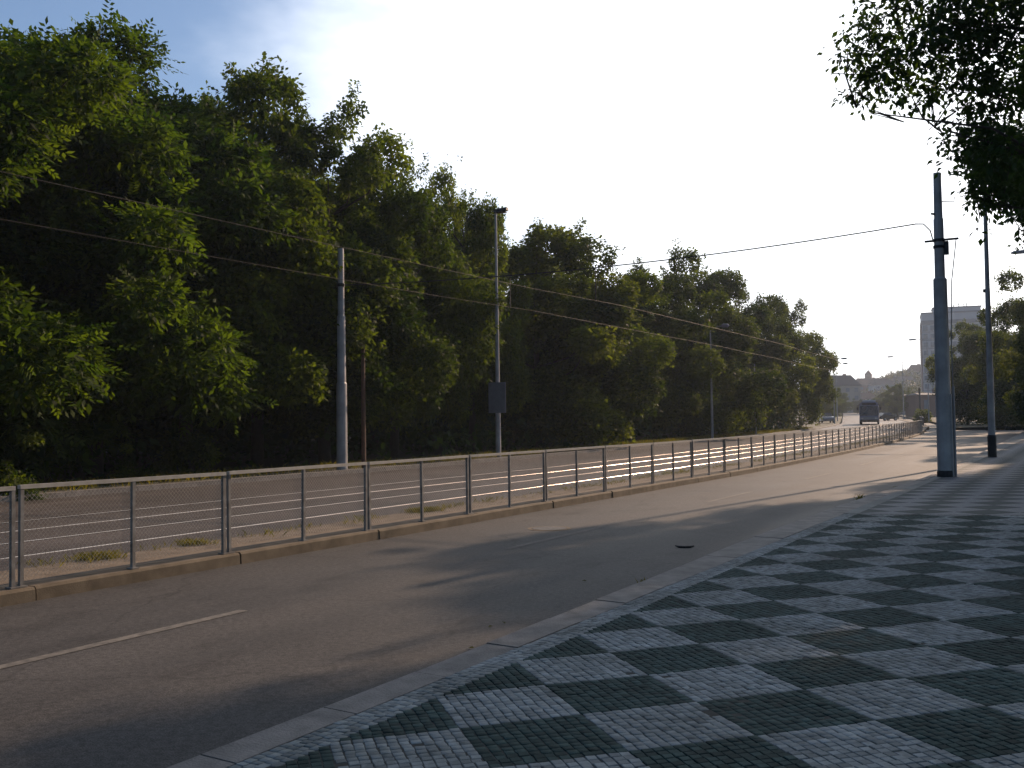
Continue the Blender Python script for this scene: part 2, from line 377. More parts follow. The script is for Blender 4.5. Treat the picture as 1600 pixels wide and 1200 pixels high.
ft = np.array([(8, 9, 10, 11)]+[(k+j, k+(j+1) % 4, k+4+(j+1) % 4, k+4+j) for k in (0, 4) for j in range(4)])
fc = (np.arange(n_)[:, None, None]*12+ft[None]).reshape(-1, 4)
me = array_mesh('mosaic_stones', co, fc, [M['stone_white'], M['stone_dark']], np.repeat(rng.random(n_), 9), np.repeat(A[:, 5], 9))
tag(link('mosaic_stones', me, pav), kind='stuff')

# granite kerb on the right, stone by stone
kerb = tag(link('granite_kerb', None), kind='structure')
y = .5; k_ = 0
while y < 88:
    l = random.uniform(.88, 1.12) if y < 40 else 4.
    x0, x1 = kout(y), kout(y+l); s = MB(); gp = .006; zt = -.078+zr(y); xi = -3.503 if y < YEND else None
    xin = (lambda yy: -3.506 if yy < 30 else kout(yy)+.25)
    vs = []; jz = random.uniform(-.004, .004)
    for yy, xx in ((y+gp, x0), (y+l-gp, x1)):
        vs += [(xx, yy, -.30+zr(y)), (xx+.015, yy, zt-.02+jz), (xx+.035, yy, zt+jz), (xin(yy), yy, zpav(-3.5, y)+.001+jz), (xin(yy), yy, -.30+zr(y))]
    s.add(vs, [(k, k+1, k+6, k+5) for k in range(4)]+[(4, 3, 2, 1, 0), (5, 6, 7, 8, 9)]); s.build('kerb_stone', M['granite'], kerb); y += l

# concrete kerb blocks under the railing
PW = 2.73; J0 = 6.14-PW*4; NP = 34
med = tag(link('median_kerb', None), kind='structure')
for k in range(NP):
    y0, y1 = J0+k*PW+.13, J0+(k+1)*PW+.13; s = MB(); vs = []; jx = random.uniform(-.012, .012); jz = random.uniform(-.008, .008)
    for yy in (y0+.012, y1-.012):
        x = -8.9+dx(yy)+jx; z = zr(yy)+jz
        vs += [(x, yy, -.26+z), (x-.012, yy, -.075+z), (x-.035, yy, -.05+z), (x-.32, yy, -.052+z), (x-.32, yy, -.26+z)]
    s.add(vs, [(j, j+5, j+6, j+1) for j in range(4)]+[(0, 1, 2, 3, 4), (9, 8, 7, 6, 5)]); s.build('kerb_block', M['concrete_kerb'], med)
# far kerb beyond the tramway
fk = tag(link('far_kerb', None), kind='structure')
y = -4.
while y < 150:
    l = 1.0 if y < 55 else 5.; s = MB(); vs = []
    for yy in (y+.006, y+l-.006):
        x = -20.26+dx(yy); z = zr(yy)+random.uniform(-.004, .004)
        vs += [(x, yy, -.2+z), (x-.01, yy, -.01+z), (x-.25, yy, 0+z), (x-.25, yy, -.2+z)]
    s.add(vs, [(j, j+4, j+5, j+1) for j in range(3)]+[(0, 1, 2, 3), (7, 6, 5, 4)]); s.build('kerb_stone', M['granite'], fk); y += l

# ------------------------------------------------------------------ railing
fence = thing('railing', 'long galvanised wire-mesh railing on the low concrete kerb beside the tram tracks', 'railing', (0, 0, 0))
XF = -9.02
def post(s, x, y, z0, z1, w=.038):
    s.box((x, y, (z0+z1)/2), (w, w, z1-z0)); s.box((x, y, z0+.006), (w+.06, w+.05, .012))
for k in range(NP):
    y0, y1 = J0+k*PW+.045, J0+(k+1)*PW-.045; ym = (y0+y1)/2
    for yy in (y0, ym, y1):
        s = MB(); z = zr(yy); post(s, XF+dx(yy), yy, -.052+z, .885+z); ln_ = random.gauss(0, .006); s.v = [(x_+(ln_ if z_ > .3+z else 0), y_, z_) for x_, y_, z_ in s.v]; s.build('post', M['galv'], fence)
    s = MB(); vs = []
    a_, b_ = (XF+dx(y0)+random.gauss(0, .004), y0-.02, .905+zr(y0)+random.gauss(0, .003)), (XF+dx(y1)+random.gauss(0, .004), y1+.02, .905+zr(y1)+random.gauss(0, .003))
    for (x, y, z) in (a_, b_): vs += [(x-.024, y, z-.02), (x+.024, y, z-.02), (x+.024, y, z+.02), (x-.024, y, z+.02)]
    s.add(vs, [(j, (j+1) % 4, 4+(j+1) % 4, 4+j) for j in range(4)]+[(3, 2, 1, 0), (4, 5, 6, 7)]); s.build('top_rail', M['galv_lit'], fence)
    # woven diagonal wires
    s = MB(); step = .05 if k < 9 else .09; H0, H1 = .03, .86; Hh = H1-H0; Wd = y1-y0; rw = .0017 if k < 9 else .0018
    def wire(p, q):
        (ya, za), (yb, zb) = p, q; xa, xb = XF+dx(ya), XF+dx(yb); za += zr(ya); zb += zr(yb)
        s.add([(xa-rw, ya, za), (xa+rw, ya-rw, za), (xa+rw, ya+rw, za), (xb-rw, yb, zb), (xb+rw, yb-rw, zb), (xb+rw, yb+rw, zb)], [(0, 1, 4, 3), (1, 2, 5, 4), (2, 0, 3, 5)])
    t_ = -Hh+.03
    while t_ < Wd:
        a0, a1 = max(t_, 0), min(t_+Hh, Wd)
        if a1-a0 > .02:
            wire((y0+a0, H0+(a0-t_)), (y0+a1, H0+(a1-t_))); wire((y0+a0, H1-(a0-t_)), (y0+a1, H1-(a1-t_)))
        t_ += step
    for zz in (H0, H1): wire((y0, zz), (y1, zz))
    s.build('wire_mesh', M['galv_lit'], fence)
# a second railing past the junction
f2 = thing('railing', 'short far railing beyond the junction on the median near the dark car', 'railing')
for k in range(9):
    y = 122+k*3.; x = -9.6+dx(y)
    s = MB(); s.box((x, y, zr(y)+.42), (.06, .06, .95)); s.build('post', M['galv'], f2)
    if k < 8:
        s = MB(); s.tube([(x, y, zr(y)+.9), (-9.6+dx(y+3), y+3, zr(y+3)+.9)], .03, 5); s.build('top_rail', M['galv_lit'], f2)
        s = MB(); s.tube([(x, y, zr(y)+.3), (-9.6+dx(y+3), y+3, zr(y+3)+.3)], .025, 5); s.build('lower_rail', M['galv_lit'], f2)

# ------------------------------------------------------------------ poles and wires
def pole(t, x, y, z0, prof, m, name='shaft', n=14):
    s = MB(); s.tube([(x, y, z0+h) for h, r in prof], [r for h, r in prof], n); return s.build(name, m, t, False)
# stepped tram mast on the right pavement
P1 = (-3.22, 27.9); z1 = zpav(-3.2)
t = thing('tram_mast', 'thick stepped grey tram mast on the mosaic pavement by the kerb, carrying the span wire', 'mast', (0, 0, 0))
pole(t, *P1, z1, [(-.02, .185), (2.3, .18), (5.05, .165), (5.1, .125), (6.6, .12), (6.63, .105), (7.8, .095)], M['pole'])
pole(t, *P1, z1, [(-.01, .20), (.12, .20), (.16, .187)], M['pole_dark'], 'base_collar')
for zz in (5.85, 6.02):
    s = MB(); s.tube([(P1[0], P1[1], z1+zz), (P1[0], P1[1], z1+zz+.07)], .145, 14); s.build('clamp_band', M['pole_dark'], t)
s = MB(); s.box((P1[0]-.21, P1[1]-.02, z1+6.05), (.26, .06, .05)); s.box((P1[0]+.28, P1[1]+.05, z1+6.07), (.36, .06, .05)); s.box((P1[0]+.17, P1[1]+.03, z1+5.85), (.1, .16, .34)); s.build('bracket', M['pole_dark'], t)
s = MB(); s.tube([(P1[0]+.05, P1[1], z1+7.05), (P1[0]+.38, P1[1]+.08, z1+7.02), (P1[0]+.4, P1[1]+.08, z1+7.15)], .015, 6); s.build('hook', M['pole_dark'], t)
s = MB(); s.tube([(P1[0]-.07, P1[1]-.1, z1+6.72), (P1[0]-.16, P1[1]-.1, z1+6.75)], .03, 6); s.build('bolt', M['pole_dark'], t)
s = MB(); s.tube([(P1[0]+.235, P1[1]+.05, z1-.01), (P1[0]+.23, P1[1]+.05, z1+2.3)], .035, 8); s.tube([(P1[0]+.23, P1[1]+.05, z1+2.3), (P1[0]+.22, P1[1]+.05, z1+3.5), (P1[0]+.27, P1[1]+.05, z1+5.0), (P1[0]+.40, P1[1]+.05, z1+6.05)], .014, 6); s.build('conduit', M['conduit'], t)
s = MB(); s.tube([(P1[0]+.19, P1[1]-.05, z1-.01), (P1[0]+.18, P1[1]-.05, z1+2.1)], .025, 8); s.build('conduit', M['pole'], t)
# street lamp behind it
P2 = (-3.05, 40.1); z2 = zpav(-3.05, 40)
t = thing('street_lamp', 'tall slim street lamp with a black base behind the tram mast on the pavement', 'street lamp')
pole(t, *P2, z2, [(0, .125), (3.2, .115), (3.3, .105), (6.0, .085), (6.1, .08), (9.5, .065), (11.7, .05)], M['pole'])
pole(t, *P2, z2, [(-.02, .15), (.75, .15), (.8, .13)], M['pole_dark'], 'base_sleeve')
s = MB(); s.tube([(P2[0], P2[1], z2+11.6), (P2[0]-.2, P2[1], z2+11.75), (P2[0]-.45, P2[1], z2+11.8)], .035, 8); s.build('arm', M['pole'], t)
s = MB(); s.tube([(P2[0]-.35, P2[1], z2+11.78), (P2[0]-.45, P2[1], z2+11.8), (P2[0]-.75, P2[1], z2+11.8), (P2[0]-.9, P2[1], z2+11.78)], [.05, .12, .11, .04], 8); s.build('lamp_head', M['pole_dark'], t)
s = MB(); s.box((P2[0]-.11, P2[1], z2+6.0), (.08, .08, .12)); s.build('bracket', M['pole_dark'], t)
# stepped mast on the far side
t = thing('tram_mast', 'stepped grey tram mast standing before the wood on the far verge', 'mast')
PL = (-20.75, 25.4); zl = -.02
pole(t, *PL, zl, [(-.02, .17), (2.75, .165), (2.8, .14), (4.9, .13), (4.95, .105), (7.1, .095)], M['pole'])
s = MB(); s.tube([(PL[0], PL[1], 5.85), (PL[0], PL[1], 5.95)], .125, 12); s.build('clamp_band', M['pole_dark'], t)
t = thing('wooden_post', 'thin brown post without a top beside the stepped mast on the far verge', 'post')
pole(t, -20.9, 26.7, -.05, [(0, .075), (2, .07), (4.2, .06)], M['rust'])
pole(t, -20.9, 26.7, -.05, [(4.2, .068), (4.26, .068)], M['pole_dark'], 'cap')
# lamp post with a sign
PLp = (-20.9, 35.5)
t = thing('street_lamp', 'tall tapered street lamp with a small box lamp head against the trees across the tracks', 'street lamp')
pole(t, *PLp, 0, [(0, .11), (2.9, .10), (3, .085), (6.5, .07), (6.6, .06), (10.1, .045)], M['pole'])
s = MB(); s.prism([(-.14, 0), (.14, 0), (.11, .13), (-.11, .13)], (PLp[0]-.05, PLp[1], 10.0), (PLp[0]+.5, PLp[1]+.1, 10.06)); s.build('lamp_head', M['pole_dark'], t)
s = MB(); s.box((PLp[0]+.27, PLp[1]+.05, 9.99), (.36, .2, .03), .2); s.build('lamp_glass', M['rust'], t)
t = thing('road_sign', 'blank grey back of a rectangular sign fixed on the lamp post across the tracks', 'sign', (PLp[0], PLp[1], 0))
s = MB(); s.box((.05, -.14, 2.42), (.86, .02, 1.24), -.1, .004); s.build('sign_panel', M['sign_back'], t)
for zz in (2.1, 2.75):
    s = MB(); s.box((.05, -.115, zz), (.8, .03, .05), -.1); s.build('bracket', M['galv'], t)
def simple_lamp(x, y, h, lab, arm=1.2, ang=0., r=.09):
    z = zr(y); t = thing('street_lamp', lab, 'street lamp', (x, y, z))
    pole(t, 0, 0, 0, [(0, r), (h*.35, r*.9), (h*.36, r*.75), (h, r*.5)], M['pole'], n=8)
    if arm:
        ax, ay = math.cos(ang)*arm, math.sin(ang)*arm
        s = MB(); s.tube([(0, 0, h-.05), (ax*.4, ay*.4, h+.18), (ax, ay, h+.22)], r*.4, 6); s.build('arm', M['pole'], t)
        s = MB(); s.tube([(ax*.9, ay*.9, h+.21), (ax*1.1, ay*1.1, h+.23), (ax*1.5, ay*1.5, h+.22), (ax*1.6, ay*1.6, h+.2)], [.05, .13, .12, .04], 8); s.build('lamp_head', M['sign_back'], t)
simple_lamp(-21.6, 64.5, 7.2, 'grey street lamp at the foot of the rounded trees, near the middle of the railing', .8, 0)
simple_lamp(-22.6, 78, 5.5, 'shorter grey pole in the shade of the last big trees across the tracks', 0, 0)
simple_lamp(-31.5, 148, 9, 'distant lamp by the parked silver car at the far left kerb', 1.2, 0)
simple_lamp(-37, 176, 9.5, 'distant lamp further along the left kerb beyond the silver car', 1.2, 0)
simple_lamp(-28.5, 190, 11, 'distant lamp right of the bus with its arm reaching left', 1.6, PI)
simple_lamp(-20.5, 160, 12, 'distant lamp near the tower block with its arm reaching left', 1.6, PI)
simple_lamp(-1.2, 75, 11.9, 'street lamp behind the foliage at the right with only its head against the sky', 1.9, PI)
p = on_z(1500, 664, .1); t = thing('wooden_pole', 'plain thin wooden pole in front of the dark trees right of the tram mast', 'pole')
pole(t, p[0], p[1], 0, [(0, .13), (8, .1)], M['bark'], n=8)
pole(t, p[0], p[1], 0, [(8, .11), (8.08, .11)], M['pole_dark'], 'cap', n=8)
t = thing('signal_pole', 'dark slender signal pole before the low block left of the tram mast', 'pole', (*(at(1438, 655, 170)[:2]), .5))
pole(t, 0, 0, 0, [(0, .16), (5.6, .12)], M['pole_dark'], n=8)
s = MB(); s.box((0, -.1, 5.0), (.3, .25, .9)); s.build('signal_box', M['black'], t)

def cable(name, pts, r, lab, m='wire', n=5):
    s = MB(); s.tube(pts, r, n, cap=True); return tag(s.build(name, M[m]), lab, 'cable')
def sag(a, b, d, n=14):
    a, b = np.array(a), np.array(b); return [a+(b-a)*k/n-np.array([0, 0, 4*d*(k/n)*(1-k/n)]) for k in range(n+1)]
sp = sag((P1[0]-.55, P1[1], 6.46), (PL[0]+.12, PL[1]+.02, 5.9), .28, 16)
cable('span_wire', [(P1[0]-.14, P1[1], 5.98), (P1[0]-.2, P1[1], 6.25), (P1[0]-.36, P1[1], 6.44)]+sp, .018, 'thick span wire strung from the right tram mast across the road to the far mast', 'pole_dark', 6)
for xw, lab in ((-12.37, 'tram contact wire over the nearer track'), (-15.24, 'tram contact wire over the farther track, higher against the trees')):
    cable('contact_wire', [(xw+dx(y)+(.18 if int(y/26) % 2 else -.1), y, 4.93+zr(y)-.05*math.sin(PI*((y-26.7) % 30)/30)) for y in np.arange(-12, 180, 5.)], .0045, lab)
for xw, lab in ((-12.37, 'short dropper from the span wire to the nearer contact wire'), (-15.24, 'short dropper from the span wire to the farther contact wire')):
    k = (xw-P1[0]+.55)/(PL[0]-P1[0]+.55); zz = float(np.interp(k, np.linspace(0, 1, 17), [q[2] for q in sp]))
    cable('dropper', [(xw, 26.7, zz), (xw, 26.7, 4.93)], .012, lab, 'pole_dark')

# small things lying on the carriageway
t = thing('manhole_cover', 'round iron manhole cover set in the asphalt between the lane dashes', 'manhole cover', (-7.32, 13.96, -.19))
s = MB(); s.tube([(0, 0, .0), (0, 0, .007)], .27, 28); s.build('lid', M['iron'], t)
s = MB()
for k in range(32):
    a, b = 2*PI*k/32, 2*PI*(k+1)/32
    s.add([(.28*math.cos(a), .28*math.sin(a), .005), (.34*math.cos(a), .34*math.sin(a), .005), (.34*math.cos(b), .34*math.sin(b), .005), (.28*math.cos(b), .28*math.sin(b), .005)], [(0, 1, 2, 3)])
s.build('frame', M['concrete_kerb'], t)
s = MB(); s.tube([(-.16, .07, .03), (-.1, .0, .018), (0, -.03, .015), (.1, -.015, .018), (.17, .04, .028)], [.012, .02, .022, .02, .012], 7)
o = s.build('rubber_strip', M['black']); o.location = (-4.62, 12.6, -.19); o.rotation_euler = (0, 0, .5); o.scale = (.72,)*3; tag(o, 'curved black strip of rubber lying on the shaded asphalt near the kerb', 'debris')
for k, (x, y) in enumerate([(-4.05, 6.4), (-4.3, 7.1), (-4.25, 7.3), (-4.6, 9.6)]):
    s = MB(); s.add([(0, 0, 0), (.03, .012, .012), (.055, 0, .004), (.03, -.014, .01)], [(0, 1, 2, 3)])
    o = s.build('fallen_leaf', M['leafY']); o.location = (x, y, -.184); o.rotation_euler = (.1, 0, k*1.3); tag(o, 'small dry yellow leaf fallen on the asphalt by the granite kerb', 'leaf', 'fallen leaves by the kerb')

# ------------------------------------------------------------------ vegetation
def norm(a): return a/np.maximum(np.linalg.norm(a, axis=-1, keepdims=True), 1e-9)
def fronds(rng, cen, rad, nf, K, flen, lw, spread=.85, droop=.35, flat=.8, axis=None, shell=.5, tang=False):
    """leaf fronds of K leaflets scattered through clumps (cen, rad)"""
    w = rad**2; idx = rng.choice(len(cen), nf, p=w/w.sum())
    d = norm(rng.normal(size=(nf, 3))); d[:, 2] = d[:, 2]*.9+.12; d = norm(d)
    rr = rad[idx]*(shell+(1.08-shell)*rng.random(nf)**.7)*(1+.25*(rng.random(nf) > .93))
    pos = cen[idx]+d*rr[:, None]*np.array([1, 1, flat])
    ax = d+rng.normal(size=(nf, 3))*.45; ax[:, 2] -= droop
    if axis is not None: ax += axis[idx]*.6
    up = np.array([0, 0, 1.])+rng.normal(size=(nf, 3))*.45
    if tang:                                      # broad leaves lie along the clump's outside like shingles
        ax = norm(np.cross(d, rng.normal(size=(nf, 3))))-np.array([0, 0, droop])+d*.25; up = d+np.array([0, 0, .35])+rng.normal(size=(nf, 3))*.45
    ax = norm(ax); side = norm(np.cross(ax, up)); nrm = np.cross(side, ax)
    fl = flen*rng.uniform(.6, 1.25, nf)
    V = np.zeros((nf, K, 4, 3))
    for k in range(K):
        sg = 1 if k % 2 else -1; s_ = .1+.9*(k//2*2+.6*(k % 2))/max(K-1, 1)
        if k == K-1: dirl = ax; s_ = .95
        else: dirl = norm(ax*(1-spread*.5)+sg*side*spread-np.array([0, 0, .18]))
        b = pos+ax*(fl*s_)[:, None]-nrm*(fl*s_*s_*.18)[:, None]
        ll = (fl*lw[0]*rng.uniform(.75, 1.15, nf))[:, None]; wv = norm(np.cross(dirl, nrm)+rng.normal(size=(nf, 3))*.25)*(fl*lw[1])[:, None]
        V[:, k, 0] = b; V[:, k, 1] = b+dirl*ll*.45+wv; V[:, k, 2] = b+dirl*ll; V[:, k, 3] = b+dirl*ll*.45-wv
    tint = np.repeat(np.clip((.42+rng.normal(0, .2, len(cen))[idx]+rng.normal(0, .15, nf))[:, None]+rng.normal(0, .1, (nf, K)), 0, 1), 1, axis=1)
    return V.reshape(-1, 3), tint.ravel()
def tufts(rng, cen, rad, nt, nl, tr, ln, wd, shell=.7, flat=.85, droop=.25):
    """small round tufts of nl leaves each, set on the outside of the clumps"""
    w = rad**2; idx = rng.choice(len(cen), nt, p=w/w.sum())
    d = norm(rng.normal(size=(nt, 3))); d[:, 2] = d[:, 2]*.9+.15; d = norm(d)
    rr = rad[idx]*(shell+(1.05-shell)*rng.random(nt)**.6)*(1+.3*(rng.random(nt) > .9))
    tc_ = cen[idx]+d*rr[:, None]*np.array([1, 1, flat]); trr = tr*rng.uniform(.55, 1.35, nt)
    e = norm(rng.normal(size=(nt, nl, 3))+d[:, None]*.5)
    p = tc_[:, None]+e*(trr[:, None]*rng.uniform(.25, 1., (nt, nl)))[..., None]
    ax = norm(e+rng.normal(size=(nt, nl, 3))*.5-np.array([0, 0, droop])); up = np.array([0, 0, .8])+e*.5+rng.normal(size=(nt, nl, 3))*.4
    sd_ = norm(np.cross(ax, up)); sc = rng.uniform(.65, 1.25, (nt, nl))[..., None]
    V = np.stack([p, p+ax*ln*.5*sc+sd_*wd*sc, p+ax*ln*sc-up*.02, p+ax*ln*.5*sc-sd_*wd*sc], 2)
    tint = np.clip((.42+rng.normal(0, .2, len(cen))[idx]+rng.normal(0, .14, nt))[:, None]+rng.normal(0, .1, (nt, nl)), 0, 1)
    return V.reshape(-1, 3), tint.ravel()
def quads(n): return np.arange(n*4, dtype=np.int32).reshape(-1, 4)
def clumps(rng, R, z0, z1, n, rc, top=1., skirt=0.):
    out = []; rad = []
    for k in range(n):
        t = (k+rng.random())/n; prof = math.sin(PI*min(1, (t*.70+.17)))**.6
        th = k*2.399+rng.normal(0, .35); q = R*prof*rng.uniform(.5, 1.12) if k % 4 else R*prof*rng.uniform(.1, .5)
        r = rc*rng.uniform(.5, 1.5)*(1-.35*t)
        out.append((q*math.cos(th), q*math.sin(th), z0+(z1-z0-.6)*t+rng.normal(0, .45))); rad.append(r)
    return np.array(out), np.array(rad)
def limbs(rng, h, r, cen, m=12, lean=0.):
    s = MB(); pts = [(0, 0, -.2), (rng.normal(0, .08), rng.normal(0, .08), h*.25), (rng.normal(0, .2), rng.normal(0, .2), h*.55), (rng.normal(0, .3), rng.normal(0, .3), h*.92)]
    s.tube(pts, [r*1.25, r*.9, r*.55, r*.12], 9)
    for c in cen[rng.choice(len(cen), min(m, len(cen)), replace=False)]:
        zt = max(h*.18, min(h*.8, c[2]-.35*math.hypot(c[0], c[1])-.5)); k = zt/h; b = np.array([np.interp(k, [0, .25, .55, .92], [p[j] for p in pts]) for j in (0, 1)]+[zt])
        mid = (b+c)/2+np.array([rng.normal(0, .2), rng.normal(0, .2), -.25]); s.tube([b, mid, c], [r*.42*(1-k*.5), r*.26*(1-k*.5), r*.07], 5, cap=False)
    return s
def tree_proto(seed, R, z0, H, nc, rc, nt, nl, tr, ln, wd, lm, r=.2, tips=0, sprigs=0, nfr=0, shell=.7, flat=.85):
    rng = np.random.default_rng(seed); cen, rad = clumps(rng, R, z0, H, nc, rc)
    trunk = limbs(rng, H*.95, r, cen).mesh('trunk', M['bark'], True)
    vs, ts = [], []
    def put(q): vs.append(q[0]); ts.append(q[1])
    put(tufts(rng, cen, rad, nt, nl, tr, ln, wd, shell, flat))
    if nfr: put(fronds(rng, cen, rad, nfr, 13, .75, (.24, .055), spread=.9, droop=.2, flat=.6, shell=.75))
    top = cen[np.argsort(-cen[:, 2])][:14]
    for k in range(tips+sprigs):                  # leafy shoots standing out of the top of the crown
        c = top[rng.integers(len(top))]; long_ = k >= tips
        b = c+np.array([rng.normal(0, .6), rng.normal(0, .6), .45]); dr = norm(np.array([b[0]*.12, b[1]*.12, 1.])+rng.normal(size=3)*(.3 if long_ else .2)); ln_ = rng.uniform(1.3, 2.2) if long_ else rng.uniform(.5, 1.1)
        m_ = 9; cc = np.array([b+dr*ln_*j/m_ for j in range(m_+1)]); put(tufts(rng, cc, np.linspace(.13, .05, m_+1) if long_ else np.linspace(.26, .10, m_+1), 16 if long_ else 22, nl//2, .10 if long_ else .16, ln*.8, wd*.8, .2, 1.))
    V = np.concatenate(vs); T = np.concatenate(ts)
    return trunk, array_mesh('crown', V, quads(len(V)//4), [lm], T), float(np.quantile(V[:, 2], .9992))
PR = {
 'feather': tree_proto(11, 4.6, 2.0, 13.0, 38, 1.25, 5200, 12, .34, .26, .055, M['leafA'], nfr=2600, tips=8, flat=.7),
 'robinia': tree_proto(12, 4.4, 2.4, 13.0, 40, 1.15, 7500, 12, .30, .19, .058, M['leafB'], tips=26),
 'sprig': tree_proto(13, 4.3, 2.8, 12.4, 38, 1.15, 7500, 12, .30, .19, .058, M['leafB'], tips=12, sprigs=16),
 'slim': tree_proto(14, 3.6, 2.4, 12.6, 36, 1.0, 6500, 12, .30, .19, .058, M['leafB'], tips=18, flat=.95),
 'round': tree_proto(15, 5.2, 1.4, 12.3, 42, 1.4, 8500, 11, .30, .20, .07, M['leafD'], tips=6, shell=.75, flat=.8),
 'round2': tree_proto(16, 5.0, 1.2, 12.6, 44, 1.3, 8500, 11, .30, .20, .07, M['leafD'], tips=6, shell=.75),
}
def tree(kind, x, y, sc, rz, lab, group=None, z=None, name='tree', szz=None):
    t = thing(name, lab, 'tree', (x, y, zr(y) if z is None else z), rz, group); t.scale = (sc, sc, szz or sc)
    link('trunk', PR[kind][0], t); link('crown', PR[kind][1], t); return t
def tall(u, v, X):                                # trunk position and height of a tree whose tip shows at (u, v)
    d = ray(u, v); q = CAM+d*X/d[0]; return q
FRONT = [
 ('feather', -30, 60, -23.5, .3, 'tall feathery-leaved tree at the left edge of the wood'),
 ('feather', 150, 45, -24.5, 2.1, 'tall feathery-leaved drooping tree against the blue sky, second from the left edge'),
 ('robinia', 290, 128, -25.5, .8, 'leafy tree beside the feathery trees, below the edge of the white cloud'),
 ('robinia', 400, 128, -26, 3.6, 'tall bushy tree with several pointed tips left of the far stepped mast'),
 ('slim', 505, 205, -24.5, 5.0, 'tree directly behind the stepped mast across the tracks'),
 ('sprig', 612, 232, -24.8, 1.0, 'tree with long bare-looking twigs rising above its crown'),
 ('slim', 732, 275, -25.0, 2.4, 'slender thin-topped tree behind the tall lamp with the grey sign'),
 ('round2', 840, 343, -25.0, 4.1, 'dense tree just right of the lamp with the grey sign'),
 ('slim', 925, 402, -24.2, .4, 'narrow sunlit tree left of the dark rounded tree below the span wire'),
 ('round', 1010, 402, -25.6, 1.9, 'broad dark rounded tree with its tip crossed by the span wire'),
 ('round2', 1092, 418, -25.4, 3.0, 'dark tree with a knobbly top right below the span wire'),
 ('round', 1166, 442, -27.0, 5.2, 'broad rounded tree behind the two contact wires near the right end of the wood'),
 ('round2', 1218, 470, -28.4, .9, 'last big rounded tree at the right end of the wood'),
]
for kind, u, v, X, rz, lab in FRONT:
    q = tall(u, v, X); h = PR[kind][1]; zmax = PR[kind][2]
    tree(kind, q[0], q[1], .72 if u == 732 else .85 if kind == 'sprig' else 1.0 if kind not in ('round', 'round2') else 1.05, rz, lab, szz=(q[2]-zr(q[1]))/zmax)
bl = 'tree standing in the shade behind the front row of the wood'
k = 0
for x, y in [(-32, 13), (-31.5, 20), (-32, 27), (-33, 34), (-32, 41), (-33, 49), (-32, 57), (-34, 66), (-34, 76), (-35, 87), (-37, 98), (-38, 109), (-40, 16), (-41, 27), (-41, 39), (-42, 52), (-42, 66), (-45, 84), (-26, 10), (-24, 5)]:
    tree(['robinia', 'round2', 'slim', 'round', 'feather'][k % 5], x+random.uniform(-1, 1), y+random.uniform(-1.5, 1.5), 1.0, k*1.3, bl, 'trees behind the front row', szz=random.uniform(.90, .99)); k += 1
# undergrowth along the foot of the wood
rng = np.random.default_rng(21)
cen = []; rad = []
for y in np.arange(-4, 116, .9):
    for row in range(8):
        cen.append((-23.4-row*3.4+dx(y)+rng.normal(0, .5), y, zr(y)+.45+row*.36+rng.normal(0, .2))); rad.append(rng.uniform(.6, 1.1)+row*.46)
V, T = tufts(rng, np.array(cen), np.array(rad), 26000, 8, .45, .36, .12, .2)
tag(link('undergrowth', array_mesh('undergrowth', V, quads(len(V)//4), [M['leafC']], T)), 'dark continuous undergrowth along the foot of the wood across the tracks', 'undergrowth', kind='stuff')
def shrub_proto(seed, R, H, nf, lm, flen=.3):
    rng = np.random.default_rng(seed); cen, rad = clumps(rng, R, .25, H, 12, R*.42)
    V, T = tufts(rng, cen, rad, nf//2, 10, .2, flen*.5, flen*.16, .3); s = MB()
    for c in cen[:6]: s.tube([(0, 0, -.1), c*.5+np.array([0, 0, .1]), c], [.03, .02, .008], 4)
    return s.mesh('stem', M['bark']), array_mesh('foliage', V, quads(len(V)//4), [lm], T)
SH = [shrub_proto(31, 1.0, 1.5, 900, M['leafD']), shrub_proto(32, .8, 1.1, 800, M['leafB'], .24), shrub_proto(33, 1.6, 2.2, 1500, M['leafY'])]
def shrub(k, x, y, sc, lab, z=None):
    t = thing('shrub', lab, 'shrub', (x, y, zr(y) if z is None else z), random.random()*6); t.scale = (sc, sc, sc); link('stem', SH[k][0], t); link('foliage', SH[k][1], t)
for k, u, v, sc, lab in [(0, 290, 742, .95, 'sunlit shrub at the foot of the wood left of the first double railing post'), (1, 215, 752, .6, 'small pale shrub on the verge behind the railing near the left'),
                         (1, 20, 772, .8, 'low green shrub at the left edge behind the railing'), (0, 1240, 660, 1.1, 'bushy shrub below the last trees by the far left kerb')]:
    p = on_z(u, v, 0); shrub(k, p[0]-.2, p[1], sc, lab)
p = at(1582, 662, 95); shrub(2, p[0], p[1], 1.25, 'yellow-green bush on the lawn at the right edge', .1)
p = at(1465, 650, 150); shrub(0, p[0]-2, p[1], 1.6, 'dark bush beside the tram mast across the junction', .2)

# trees on the right beyond the junction
for kind, u, dp, top, sc, lab in [('round2', 1512, 112, 515, .66, 'small dark tree in front of the tower block just right of the tram mast'), ('round', 1542, 118, 502, .85, 'dark tree in front of the tower block behind the slim street lamp'),
                              ('round2', 1600, 100, 470, .95, 'dark tree at the right edge beyond the junction'), ('round', 1650, 78, 420, .95, 'tree mostly outside the right edge above the yellow-green bush'), ('robinia', 1560, 140, 520, 1., 'tree in the shade behind the yellow-green bush')]:
    q = at(u, 655, dp); h = 1.5+(648-top)/F_PX*dp-zr(q[1])
    tree(kind, q[0], q[1], sc, u*.7, lab, szz=h/PR[kind][2])
